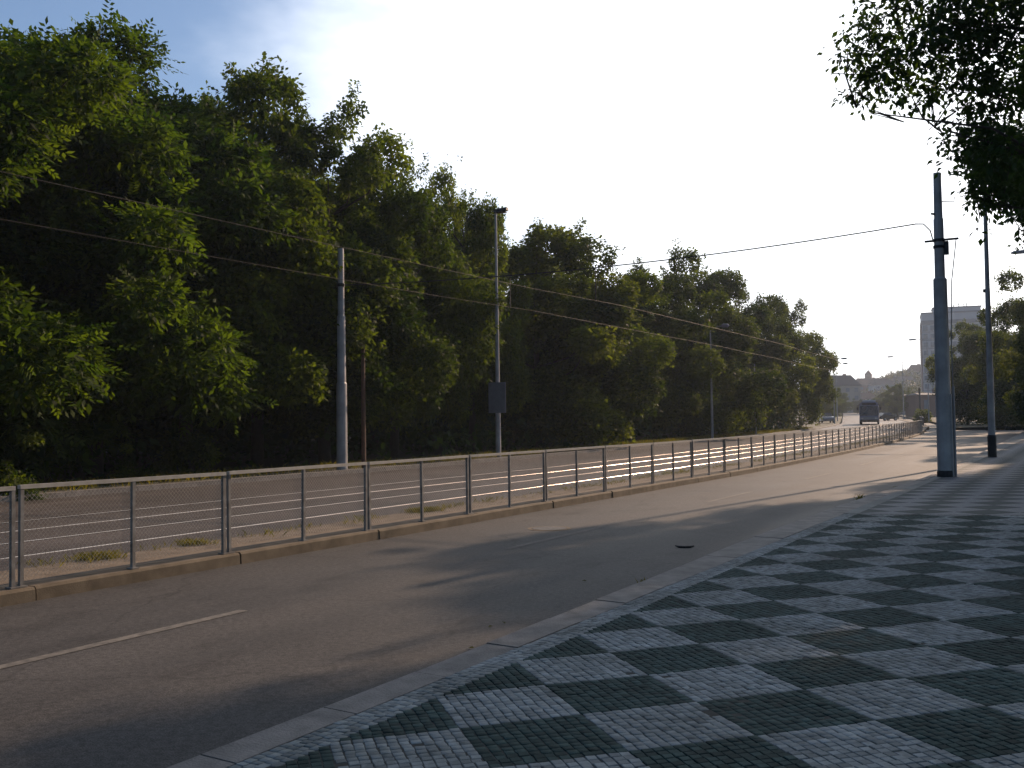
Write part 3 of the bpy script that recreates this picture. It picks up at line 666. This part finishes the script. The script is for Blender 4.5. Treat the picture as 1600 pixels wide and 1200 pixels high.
# street trees of the right pavement, their crowns over the pavement
STREET = [('round', 3.2, 30, 1.0, 'street tree on the right pavement just behind the overhanging tree'), ('round2', 2.0, 38, .98, 'street tree beside the slim street lamp, its leaves at the right edge'), ('round', 4.2, 50, .95, 'street tree further along the right pavement'),
          ('round2', 5.2, 5.0, .9, 'unseen street tree just outside the right edge, added to dim the near pavement'), ('round', 4.6, 63, .95, 'street tree at the right edge well beyond the slim street lamp'), ('round2', 2.2, 71, .9, 'low-branched street tree at the right edge before the junction'), ('round', 4.8, 80, .95, 'last street tree before the junction on the right')]  # the tree outside the right edge is unseen, added to hold back skylight
PR['street'] = None
def street_proto(seed, R, z0, H, nf):
    rng = np.random.default_rng(seed); cen, rad = clumps(rng, R, z0, H, 46, 1.2)
    V, T = tufts(rng, cen, rad, nf//2, 11, .30, .18, .06, .4, .85)
    return limbs(rng, H*.95, .2, cen, 16).mesh('trunk', M['bark'], True), array_mesh('crown', V, quads(len(V)//4), [M['leafC']], T)
PR['street'] = street_proto(41, 4.4, 6.0, 12.5, 22000)
for kind, x, y, sc, lab in STREET:
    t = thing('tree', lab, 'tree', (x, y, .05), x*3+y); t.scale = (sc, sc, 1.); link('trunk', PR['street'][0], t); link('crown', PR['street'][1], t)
# the overhanging tree at top right
rng = np.random.default_rng(51); TX, TY = 2.6, 17.0
CL = [(1400, 15, 17, .62), (1352, 62, 17, .45), (1322, 88, 16.8, .2), (1375, 110, 17, .55), (1352, 150, 17, .30), (1338, 168, 17, .10), (1312, 86, 17, .08), (1420, 105, 17, .55), (1470, 55, 16, .7), (1500, 120, 17, .5), (1530, 30, 16, .8), (1580, 60, 16, .9), (1560, 140, 16.5, .7),
      (1405, 150, 17.3, .25), (1455, 150, 17, .3), (1460, 198, 17, .10), (1478, 225, 17, .16), (1495, 250, 17, .2), (1492, 190, 17, .14), (1520, 195, 17, .36), (1545, 225, 17, .55), (1530, 262, 17, .30), (1590, 230, 16, .75), (1540, 300, 17, .42), (1525, 362, 17, .06), (1535, 315, 17.2, .2), (1585, 300, 17, .4), (1600, 365, 17, .12), (1420, -60, 17, .7), (1500, -50, 17, .9), (1580, -60, 16, 1.1), (1450, -150, 17, 1.0)]
cen = [at(u, v, d) for u, v, d, r in CL]; rad = [r for *_, r in CL]
for k in range(34):
    th = rng.random()*2*PI; q = 4.6*math.sqrt(rng.random()); c = np.array([TX+1+q*math.cos(th), TY+q*math.sin(th), rng.uniform(5.2, 12.5)])
    dd_ = c-CAM; u = 800+F_PX*(dd_@Rv)/(dd_@Fv)
    if u > 1680: cen.append(c); rad.append(rng.uniform(.8, 1.4))
cen = np.array(cen); rad = np.array(rad); base = np.array([TX, TY, .06])
t = thing('tree', 'dark broad-leaved tree hanging its branches into the top right corner', 'tree', tuple(base))
s = MB(); tp = [(0, 0, -.2), (.05, 0, 2.5), (-.1, .1, 5), (.1, .1, 9), (.2, 0, 12)]; s.tube(tp, [.3, .24, .2, .12, .04], 10)
main = list(range(0, len(cen), 5))                # a few boughs; the other clumps hang on twigs from the nearest bough end
for i, c in enumerate(cen):
    c = c-base
    if i in main:
        zt = float(np.clip(c[2]-.45*math.hypot(c[0], c[1])-.3, 3.4, 9.5)); b = np.array([np.interp(zt, [0, 2.5, 5, 9, 12], [p[j] for p in tp]) for j in (0, 1)]+[zt])
        rr_ = [.07, .045, .022, .010]
    else:
        j = min((m for m in main if m != i), key=lambda m: np.linalg.norm(cen[m]-cen[i])); b = cen[j]-base; rr_ = [.018, .014, .010, .006]
        if np.linalg.norm(c-b) > 3.5: continue
    w_ = rng.normal(size=3)*.13; e_ = b+(c-b)*.95
    s.tube([b, b+(c-b)*.3+np.array([0, 0, .12])+w_, b+(c-b)*.65+np.array([0, 0, .1])-w_*.6, e_], rr_, 5, cap=False)
    for q_ in range(4): s.tube([e_-(c-b)*.08, e_+rng.normal(size=3)*rad[i]*.5], [.010, .005], 4, cap=False)
s.build('trunk', M['bark'], t, True)
V, T = tufts(rng, cen-base, rad*1.02, 7200, 10, .22, .125, .036, .15, .75, .4)
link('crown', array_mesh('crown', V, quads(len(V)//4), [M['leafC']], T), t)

# grass tufts and weeds along the median strip and the kerb
rng = np.random.default_rng(61)
def blades(pts, h, w, n, spread):
    P = np.array(pts)[rng.choice(len(pts), n)]; P = P+np.c_[rng.normal(0, spread, n), rng.normal(0, spread, n), np.zeros(n)]
    a = rng.random(n)*2*PI; hh = h*rng.uniform(.4, 1.2, n); ln = rng.normal(0, .5, (n, 2))*hh[:, None]; sx_ = np.c_[np.cos(a), np.sin(a), np.zeros(n)]*w
    V = np.stack([P-sx_, P+sx_, P+np.c_[ln*.4, hh*.6]+sx_*.6, P+np.c_[ln, hh]], 1)
    return V.reshape(-1, 3), np.clip(rng.normal(.5, .3, n), 0, 1)
pts = []
for y in np.arange(2, 90, .22):
    dens = .5+.5*math.sin(y*1.9)*math.sin(y*.63+1)
    if rng.random() < .25+.5*dens: pts.append((-10.12+dx(y)+rng.normal(0, .12), y, -.07+zr(y)))
for c in [(-10.2, 7.9, -.07), (-10.1, 8.0, -.07), (-10.15, 9.4, -.07), (-10.1, 14.4, -.07), (-10.0, 14.6, -.07)]: pts += [c]*14
V, T = blades(pts, .085, .003, 7000, .11)
tag(link('grass', array_mesh('grass', V, quads(len(V)//4), [M['grass']], T)), 'ragged yellowing grass along the edge of the tram tracks', 'grass', kind='stuff')
pts = [(-20.9+dx(y)-abs(rng.normal(0, 1.1)), y, zr(y)-.03) for y in np.arange(0, 110, .12)]
V, T = blades(pts, .22, .010, 12000, .22)
tag(link('verge_grass', array_mesh('verge_grass', V, quads(len(V)//4), [M['grass']], T)), 'dry grass on the far verge below the trees', 'grass', kind='stuff')
for (x, y, h, lab) in [(-4.05, 21.1, .12, 'small green weed growing at the granite kerb before the tram mast'), (-4.0, 9.7, .06, 'tiny weed sprouting at the kerb beside the shaded asphalt'), (-3.85, 24.6, .07, 'low weed at the kerb close to the tram mast')]:
    V, T = blades([(0, 0, 0)], h, .005, 34, .04); o = link('weed', array_mesh('weed', V, quads(len(V)//4), [M['grass']], T), None, (x, y, -.19)); tag(o, lab, 'weed')

# ------------------------------------------------------------------ vehicles
def bus(x, y, z, rz, lab):
    t = thing('bus', lab, 'bus', (x, y, z), rz)                       # front faces -Y
    s = MB(); w = 1.25
    prof = [(-w, .35), (w, .35), (w, 2.6), (w-.12, 2.95), (w-.4, 3.08), (-w+.4, 3.08), (-w+.12, 2.95), (-w, 2.6)]
    vs = [(a, yy, zz) for yy, k in ((.0, 1), (11.8, 1)) for a, zz in prof]; n = len(prof)
    vs = [(a*(.97 if yy == 0 else 1), yy+(.25 if (yy == 0 and zz > 2) else 0), zz) for a, yy, zz in vs]
    s.add(vs, [tuple(range(n)), tuple(range(2*n-1, n-1, -1))]+[(k, n+k, n+(k+1) % n, (k+1) % n) for k in range(n)]); s.build('body', M['bus_body'], t)
    s = MB(); s.add([(-1.13, -.03, 1.25), (1.13, -.03, 1.25), (1.13, .22, 2.55), (-1.13, .22, 2.55), (-1.13, .05, 1.25), (1.13, .05, 1.25), (1.13, .3, 2.55), (-1.13, .3, 2.55)], [(0, 1, 2, 3), (7, 6, 5, 4), (0, 4, 5, 1), (1, 5, 6, 2), (2, 6, 7, 3), (3, 7, 4, 0)]); s.build('windscreen', M['glass'], t)
    s = MB(); s.box((0, .24, 2.78), (1.8, .1, .26)); s.build('destination_display', M['black'], t)
    s = MB(); s.box((0, -.03, .52), (2.3, .1, .3)); s.build('bumper', M['black'], t)
    s = MB(); s.box((0, -.02, .9), (1.5, .06, .24)); s.build('grille', M['car_silver'], t)
    for a in (-.9, .9):
        s = MB(); s.box((a, -.03, .86), (.34, .08, .17)); s.build('headlight', M['lens'], t)
        m_ = MB(); m_.tube([(a*1.3, .15, 2.7), (a*1.58, -.1, 2.6), (a*1.6, -.12, 2.3)], .03, 5); m_.box((a*1.6, -.12, 2.15), (.2, .1, .4)); m_.build('mirror', M['black'], t)
    for sd_ in (-1, 1):
        for k in range(6):
            s = MB(); s.box((sd_*1.252, 1.5+k*1.75, 1.85), (.03, 1.6, 1.05)); s.build('side_window', M['glass'], t)
        for yy in (2.6, 8.8):
            wb = MB(); wb.tube([(sd_*1.0, yy, .48), (sd_*1.27, yy, .48)], .48, 16); wo_ = wb.build('wheel', M['tyre'], t); rb = MB(); rb.tube([(sd_*1.2, yy, .48), (sd_*1.285, yy, .48)], .27, 12); rb.build('rim', M['car_silver'], wo_)
    s = MB(); s.box((0, 4.5, 3.2), (1.7, 3.2, .26), 0, .06); s.build('roof_unit', M['bus_glint'], t)  # white stands for the sun's glint on the roof
    return t
pb = np.array([-25.6, 141.5]); bus(pb[0], pb[1], -.1+zr(141.5), .17, 'dark grey bus coming along the road on the far side of the tram tracks')
def car(x, y, rz, lab, paint, z=None):
    t = thing('car', lab, 'car', (x, y, (zr(y)-.14) if z is None else z), rz)
    s = MB(); side = [(-2.15, .3), (2.15, .3), (2.2, .62), (2.05, .85), (1.0, .95), (-1.9, .97), (-2.15, .8)]
    vs = [(a, b, zz) for b in (-.87, .87) for a, zz in side]; n = len(side)
    s.add([(y_, x_, z_) for x_, y_, z_ in [(b, a, zz) for a, b, zz in vs]], [tuple(range(n)), tuple(range(2*n-1, n-1, -1))]+[(k, n+k, n+(k+1) % n, (k+1) % n) for k in range(n)]); s.build('body', M[paint], t)
    s = MB(); cab = [(1.0, .94), (.35, 1.42), (-1.1, 1.45), (-1.9, .96)]; vs = [(a, b*(.78 if zz < 1.2 else .62), zz) for b in (-1, 1) for a, zz in cab]
    s.add(vs, [(0, 1, 2, 3), (7, 6, 5, 4)]+[(k, 4+k, 4+(k+1) % 4, (k+1) % 4) for k in range(4)]); s.build('cabin_glass', M['glass'], t)
    s = MB(); s.box((-.38, 0, 1.455), (1.5, 1.2, .05), 0, .02); s.build('roof', M[paint], t)
    for a in (-1.3, 1.32):
        for b in (-.8, .8):
            s = MB(); s.tube([(a, b-.1, .31), (a, b+.1, .31)], .31, 14); o = s.build('wheel', M['tyre'], t); s = MB(); s.tube([(a, b-.11, .31), (a, b+.11, .31)], .18, 10); s.build('rim', M['car_silver'], o)
    for b in (-.62, .62):
        s = MB(); s.box((2.14, b, .7), (.1, .34, .13)); s.build('headlight', M['lens'], t)
        s = MB(); s.box((-2.13, b, .76), (.08, .3, .14)); s.build('tail_light', M['rust'], t)
    return t
p = at(1385, 653, 178); car(p[0], p[1], 1.0, 'black car turning on the carriageway right of the bus', 'car_dark')
p = at(1291, 658, 150); car(p[0], p[1], -1.2, 'silver car parked by the far left kerb at the end of the wood', 'car_silver', zr(p[1])+.05)
p = at(1326, 641, 330); car(p[0], p[1], -1.4, 'tiny distant car on the road behind the bus', 'car_silver')

# ------------------------------------------------------------------ tower block, houses, hill
def tower():
    d = 340.; a = at(1444, 650, d); b = at(1546, 650, d-7); a[2] = b[2] = 0
    ex = (b-a)/np.linalg.norm(b-a); W = float(np.linalg.norm(b-a)); rz = math.atan2(ex[1], ex[0]); Hh = 1.5+158/F_PX*d
    t = thing('tower_block', 'grey concrete tower block with a grid of windows and a flat penthouse roof', 'tower block', (a[0], a[1], 0), rz)
    s = MB(); s.box((W/2, 8, Hh/2), (W, 16, Hh)); s.build('wall', M['tower'], t)
    s = MB(); s.box((W/2, 8, Hh-2.9), (W+.5, 16.5, 1.3)); s.build('cornice', M['tower_band'], t)
    s = MB(); s.box((W/2, 8, Hh+.25), (W+.3, 16.3, .5)); s.build('parapet', M['tower_band'], t)
    s = MB(); s.box((W/2+1.2, 9, Hh+1.3), (W*.74, 11, 1.7)); pe = s.build('penthouse', M['tower'], t)
    s = MB(); s.box((W/2+1.2, 9, Hh+2.25), (W*.77, 11.8, .25)); s.build('roof', M['tower_band'], pe)
    for k, x in enumerate((.52, .6, .68, .72)):
        s = MB(); s.tube([(W*x, 6, Hh+2.3), (W*x, 6, Hh+3.4+.5*(k % 2))], .12, 5); s.box((W*x, 6, Hh+3.2), (1.1, .12, .1)); s.build('antenna', M['pole_dark'], t)
    s = MB(); s.box((-.15, 8, Hh/2-2), (.3, 16.2, Hh-4)); s.build('end_wall', M['tower_edge'], t)
    fl = 11; cols = 9; cw = W/cols; chh = (Hh-4.6)/fl
    s = MB(); s.box((0, 0, 0), (cw*.62, .2, chh*.52)); wm = s.mesh('window', M['win']); s = MB(); s.box((0, 0, 0), (cw*.7, .3, .16)); sm = s.mesh('sill', M['tower_band'])
    for r in range(fl):
        for c in range(cols):
            w = link('window', wm, t, ((c+.5)*cw, -.04, 1.3+(r+.5)*chh)); link('sill', sm, w, (0, -.03, -chh*.3))
        s = MB(); s.box((W/2, -.06, 1.3+r*chh), (W, .16, .22)); s.build('floor_band', M['tower_band'], t)
tower()
# hill
s = MB(); us = np.linspace(1150, 1750, 31)
prof = lambda u: float(np.interp(u, [1150, 1290, 1330, 1370, 1385, 1440, 1500, 1600, 1750], [14, 14, 17, 21, 26, 33, 36, 34, 30]))
vs = []; rows = [(300, -.02), (380, .12), (460, .45), (540, .8), (620, 1.), (760, 1.05), (1000, .4), (1300, -.05)]
for d, k in rows:
    for i, u in enumerate(us):
        q = at(u, 650, d); vs.append((q[0], q[1], prof(u)*k*.80+(math.sin(i*1.7+d)*.6 if k > .1 else 0)))
n = len(us); s.add(vs, [(r*n+i, r*n+i+1, (r+1)*n+i+1, (r+1)*n+i) for r in range(len(rows)-1) for i in range(n-1)]); tag(s.build('hill', M['ground'], None, True), kind='structure')
def hz(u, d):
    return prof(u)*float(np.interp(d, [r[0] for r in rows], [r[1] for r in rows]))*.80
rng = np.random.default_rng(71); cen = []; rad = []
for k in range(1100):
    d = rng.uniform(330, 650) if k % 3 else rng.uniform(540, 640); u = rng.uniform(1270, 1600); q = at(u, 650, d); r = rng.uniform(1.8, 3.6)
    cen.append((q[0], q[1], hz(u, d)+r*.7)); rad.append(r)
V, T = fronds(rng, np.array(cen), np.array(rad), 30000, 4, 1.4, (.6, .3), shell=.6)
tag(link('hill_woodland', array_mesh('hill_woodland', V, quads(len(V)//4), [M['far_wood']], T)), 'distant wooded hillside behind the bus and the tower block', 'woodland', kind='stuff')
def house(u, d, w, dep, h, rh, wall, roof, lab, rz=None, z=None, nw=4, nf=2, hip=.25):
    q = at(u, 650, d); z0 = (hz(u, d)-1 if z is None else z); rz = YAW if rz is None else rz
    t = thing('house', lab, 'house', (q[0], q[1], z0), rz); h += 1
    s = MB(); s.box((0, 0, h/2), (w, dep, h)); s.build('wall', M[wall], t)
    s = MB(); a, b = w/2+.4, dep/2+.4; r_ = w/2*(1-hip)
    s.add([(-a, -b, h+.01), (a, -b, h+.01), (a, b, h+.01), (-a, b, h+.01), (-r_, 0, h+rh), (r_, 0, h+rh)], [(0, 1, 5, 4), (1, 2, 5), (2, 3, 4, 5), (3, 0, 4), (3, 2, 1, 0)]); ro = s.build('roof', M[roof], t)
    s = MB(); s.box((w*.2, .5, h+rh*.9), (.9, .9, 1.6)); s.build('chimney', M['plaster_red'], ro)
    cw = w/nw; fh = (h-1.5)/nf; s = MB(); s.box((0, 0, 0), (cw*.42, .16, fh*.5)); wm = s.mesh('window', M['win'])
    for i in range(nw):
        for j in range(nf): link('window', wm, t, (-w/2+(i+.5)*cw, -dep/2-.03, 1.4+(j+.5)*fh))
    return t
house(1311, 330, 11, 10, 8, 3.6, 'plaster', 'roof_dark', 'house with a dark hipped roof at the end of the left trees', z=2.2, nf=3)
house(1358, 520, 15, 12, 5.5, 4, 'plaster_red', 'roof_red', 'house with a long red roof on the hill above the bus')
house(1379, 470, 9, 10, 6, 3, 'plaster_blue', 'roof_dark', 'pale blue house right of the red-roofed house on the hill', nf=3)
house(1354, 400, 6, 7, 5, 2.4, 'plaster', 'roof_red', 'small cream house low on the hill above the bus roof')
house(1412, 500, 11, 10, 3, 3, 'plaster', 'roof_dark', 'house half hidden by hillside trees left of the tower block')
house(1426, 250, 8, 8, 4.4, .6, 'plaster', 'roof_dark', 'low pale flat-roofed building left of the tram mast', z=.6, nf=1, nw=3, hip=.1)
house(1453, 210, 7, 8, 4.2, .5, 'plaster_red', 'roof_dark', 'low brick-coloured block directly behind the tram mast', z=.4, nf=1, nw=3, hip=.1)
house(1434, 560, 8, 9, 3.5, 4, 'plaster', 'roof_red', 'house with a pointed red gable beside the top of the tower block wall')
t = thing('church_tower', 'small square tower rising above the hill behind the red-roofed house', 'tower', (*(at(1358.5, 650, 600)[:2]), 14.8))
s = MB(); s.box((0, 0, 5.5), (3.6, 3.6, 11)); s.build('wall', M['plaster_red'], t)
s = MB(); s.add([(-2, -2, 11), (2, -2, 11), (2, 2, 11), (-2, 2, 11), (0, 0, 14)], [(0, 1, 4), (1, 2, 4), (2, 3, 4), (3, 0, 4), (3, 2, 1, 0)]); s.build('roof', M['roof_red'], t)
# trees far along the road
k = 0
for u, d, top, lab in [(1284, 180, 590, 'small tree beyond the silver car at the left'), (1300, 215, 612, 'tree along the far left kerb beside the first distant lamp'), (1316, 260, 612, 'tree along the far left kerb behind the distant lamp'), (1340, 300, 622, 'tree behind the roof of the bus'),
                       (1385, 250, 612, 'tree behind the black car'), (1402, 215, 600, 'tall pale tree right of the bus before the hill'), (1414, 260, 606, 'tree left of the low pale building'), (1440, 290, 612, 'tree at the foot of the tower block'), (1370, 270, 620, 'tree between the bus and the black car')]:
    q = at(u, 650, d); h = 1.5+(649-top)/F_PX*d-zr(q[1]); sc = h/PR[['round', 'round2', 'robinia'][k % 3]][2]
    tree(['round', 'round2', 'robinia'][k % 3], q[0], q[1], min(1., sc*1.1), u*.3, lab, szz=sc); k += 1

# ------------------------------------------------------------------ thin summer haze
s = MB(); s.box((0, 0, 22), (6040, 6040, 47)); hz_ = s.build('haze', [])
hm = bpy.data.materials.new('haze'); hm.use_nodes = True; hm.node_tree.nodes.clear()
pv_ = hm.node_tree.nodes.new('ShaderNodeVolumePrincipled'); pv_.inputs['Color'].default_value = (.72, .84, 1.0, 1); pv_.inputs['Density'].default_value = .00030; pv_.inputs['Anisotropy'].default_value = .35
ho = hm.node_tree.nodes.new('ShaderNodeOutputMaterial'); hm.node_tree.links.new(pv_.outputs[0], ho.inputs['Volume']); hz_.data.materials.append(hm); tag(hz_, kind='stuff')
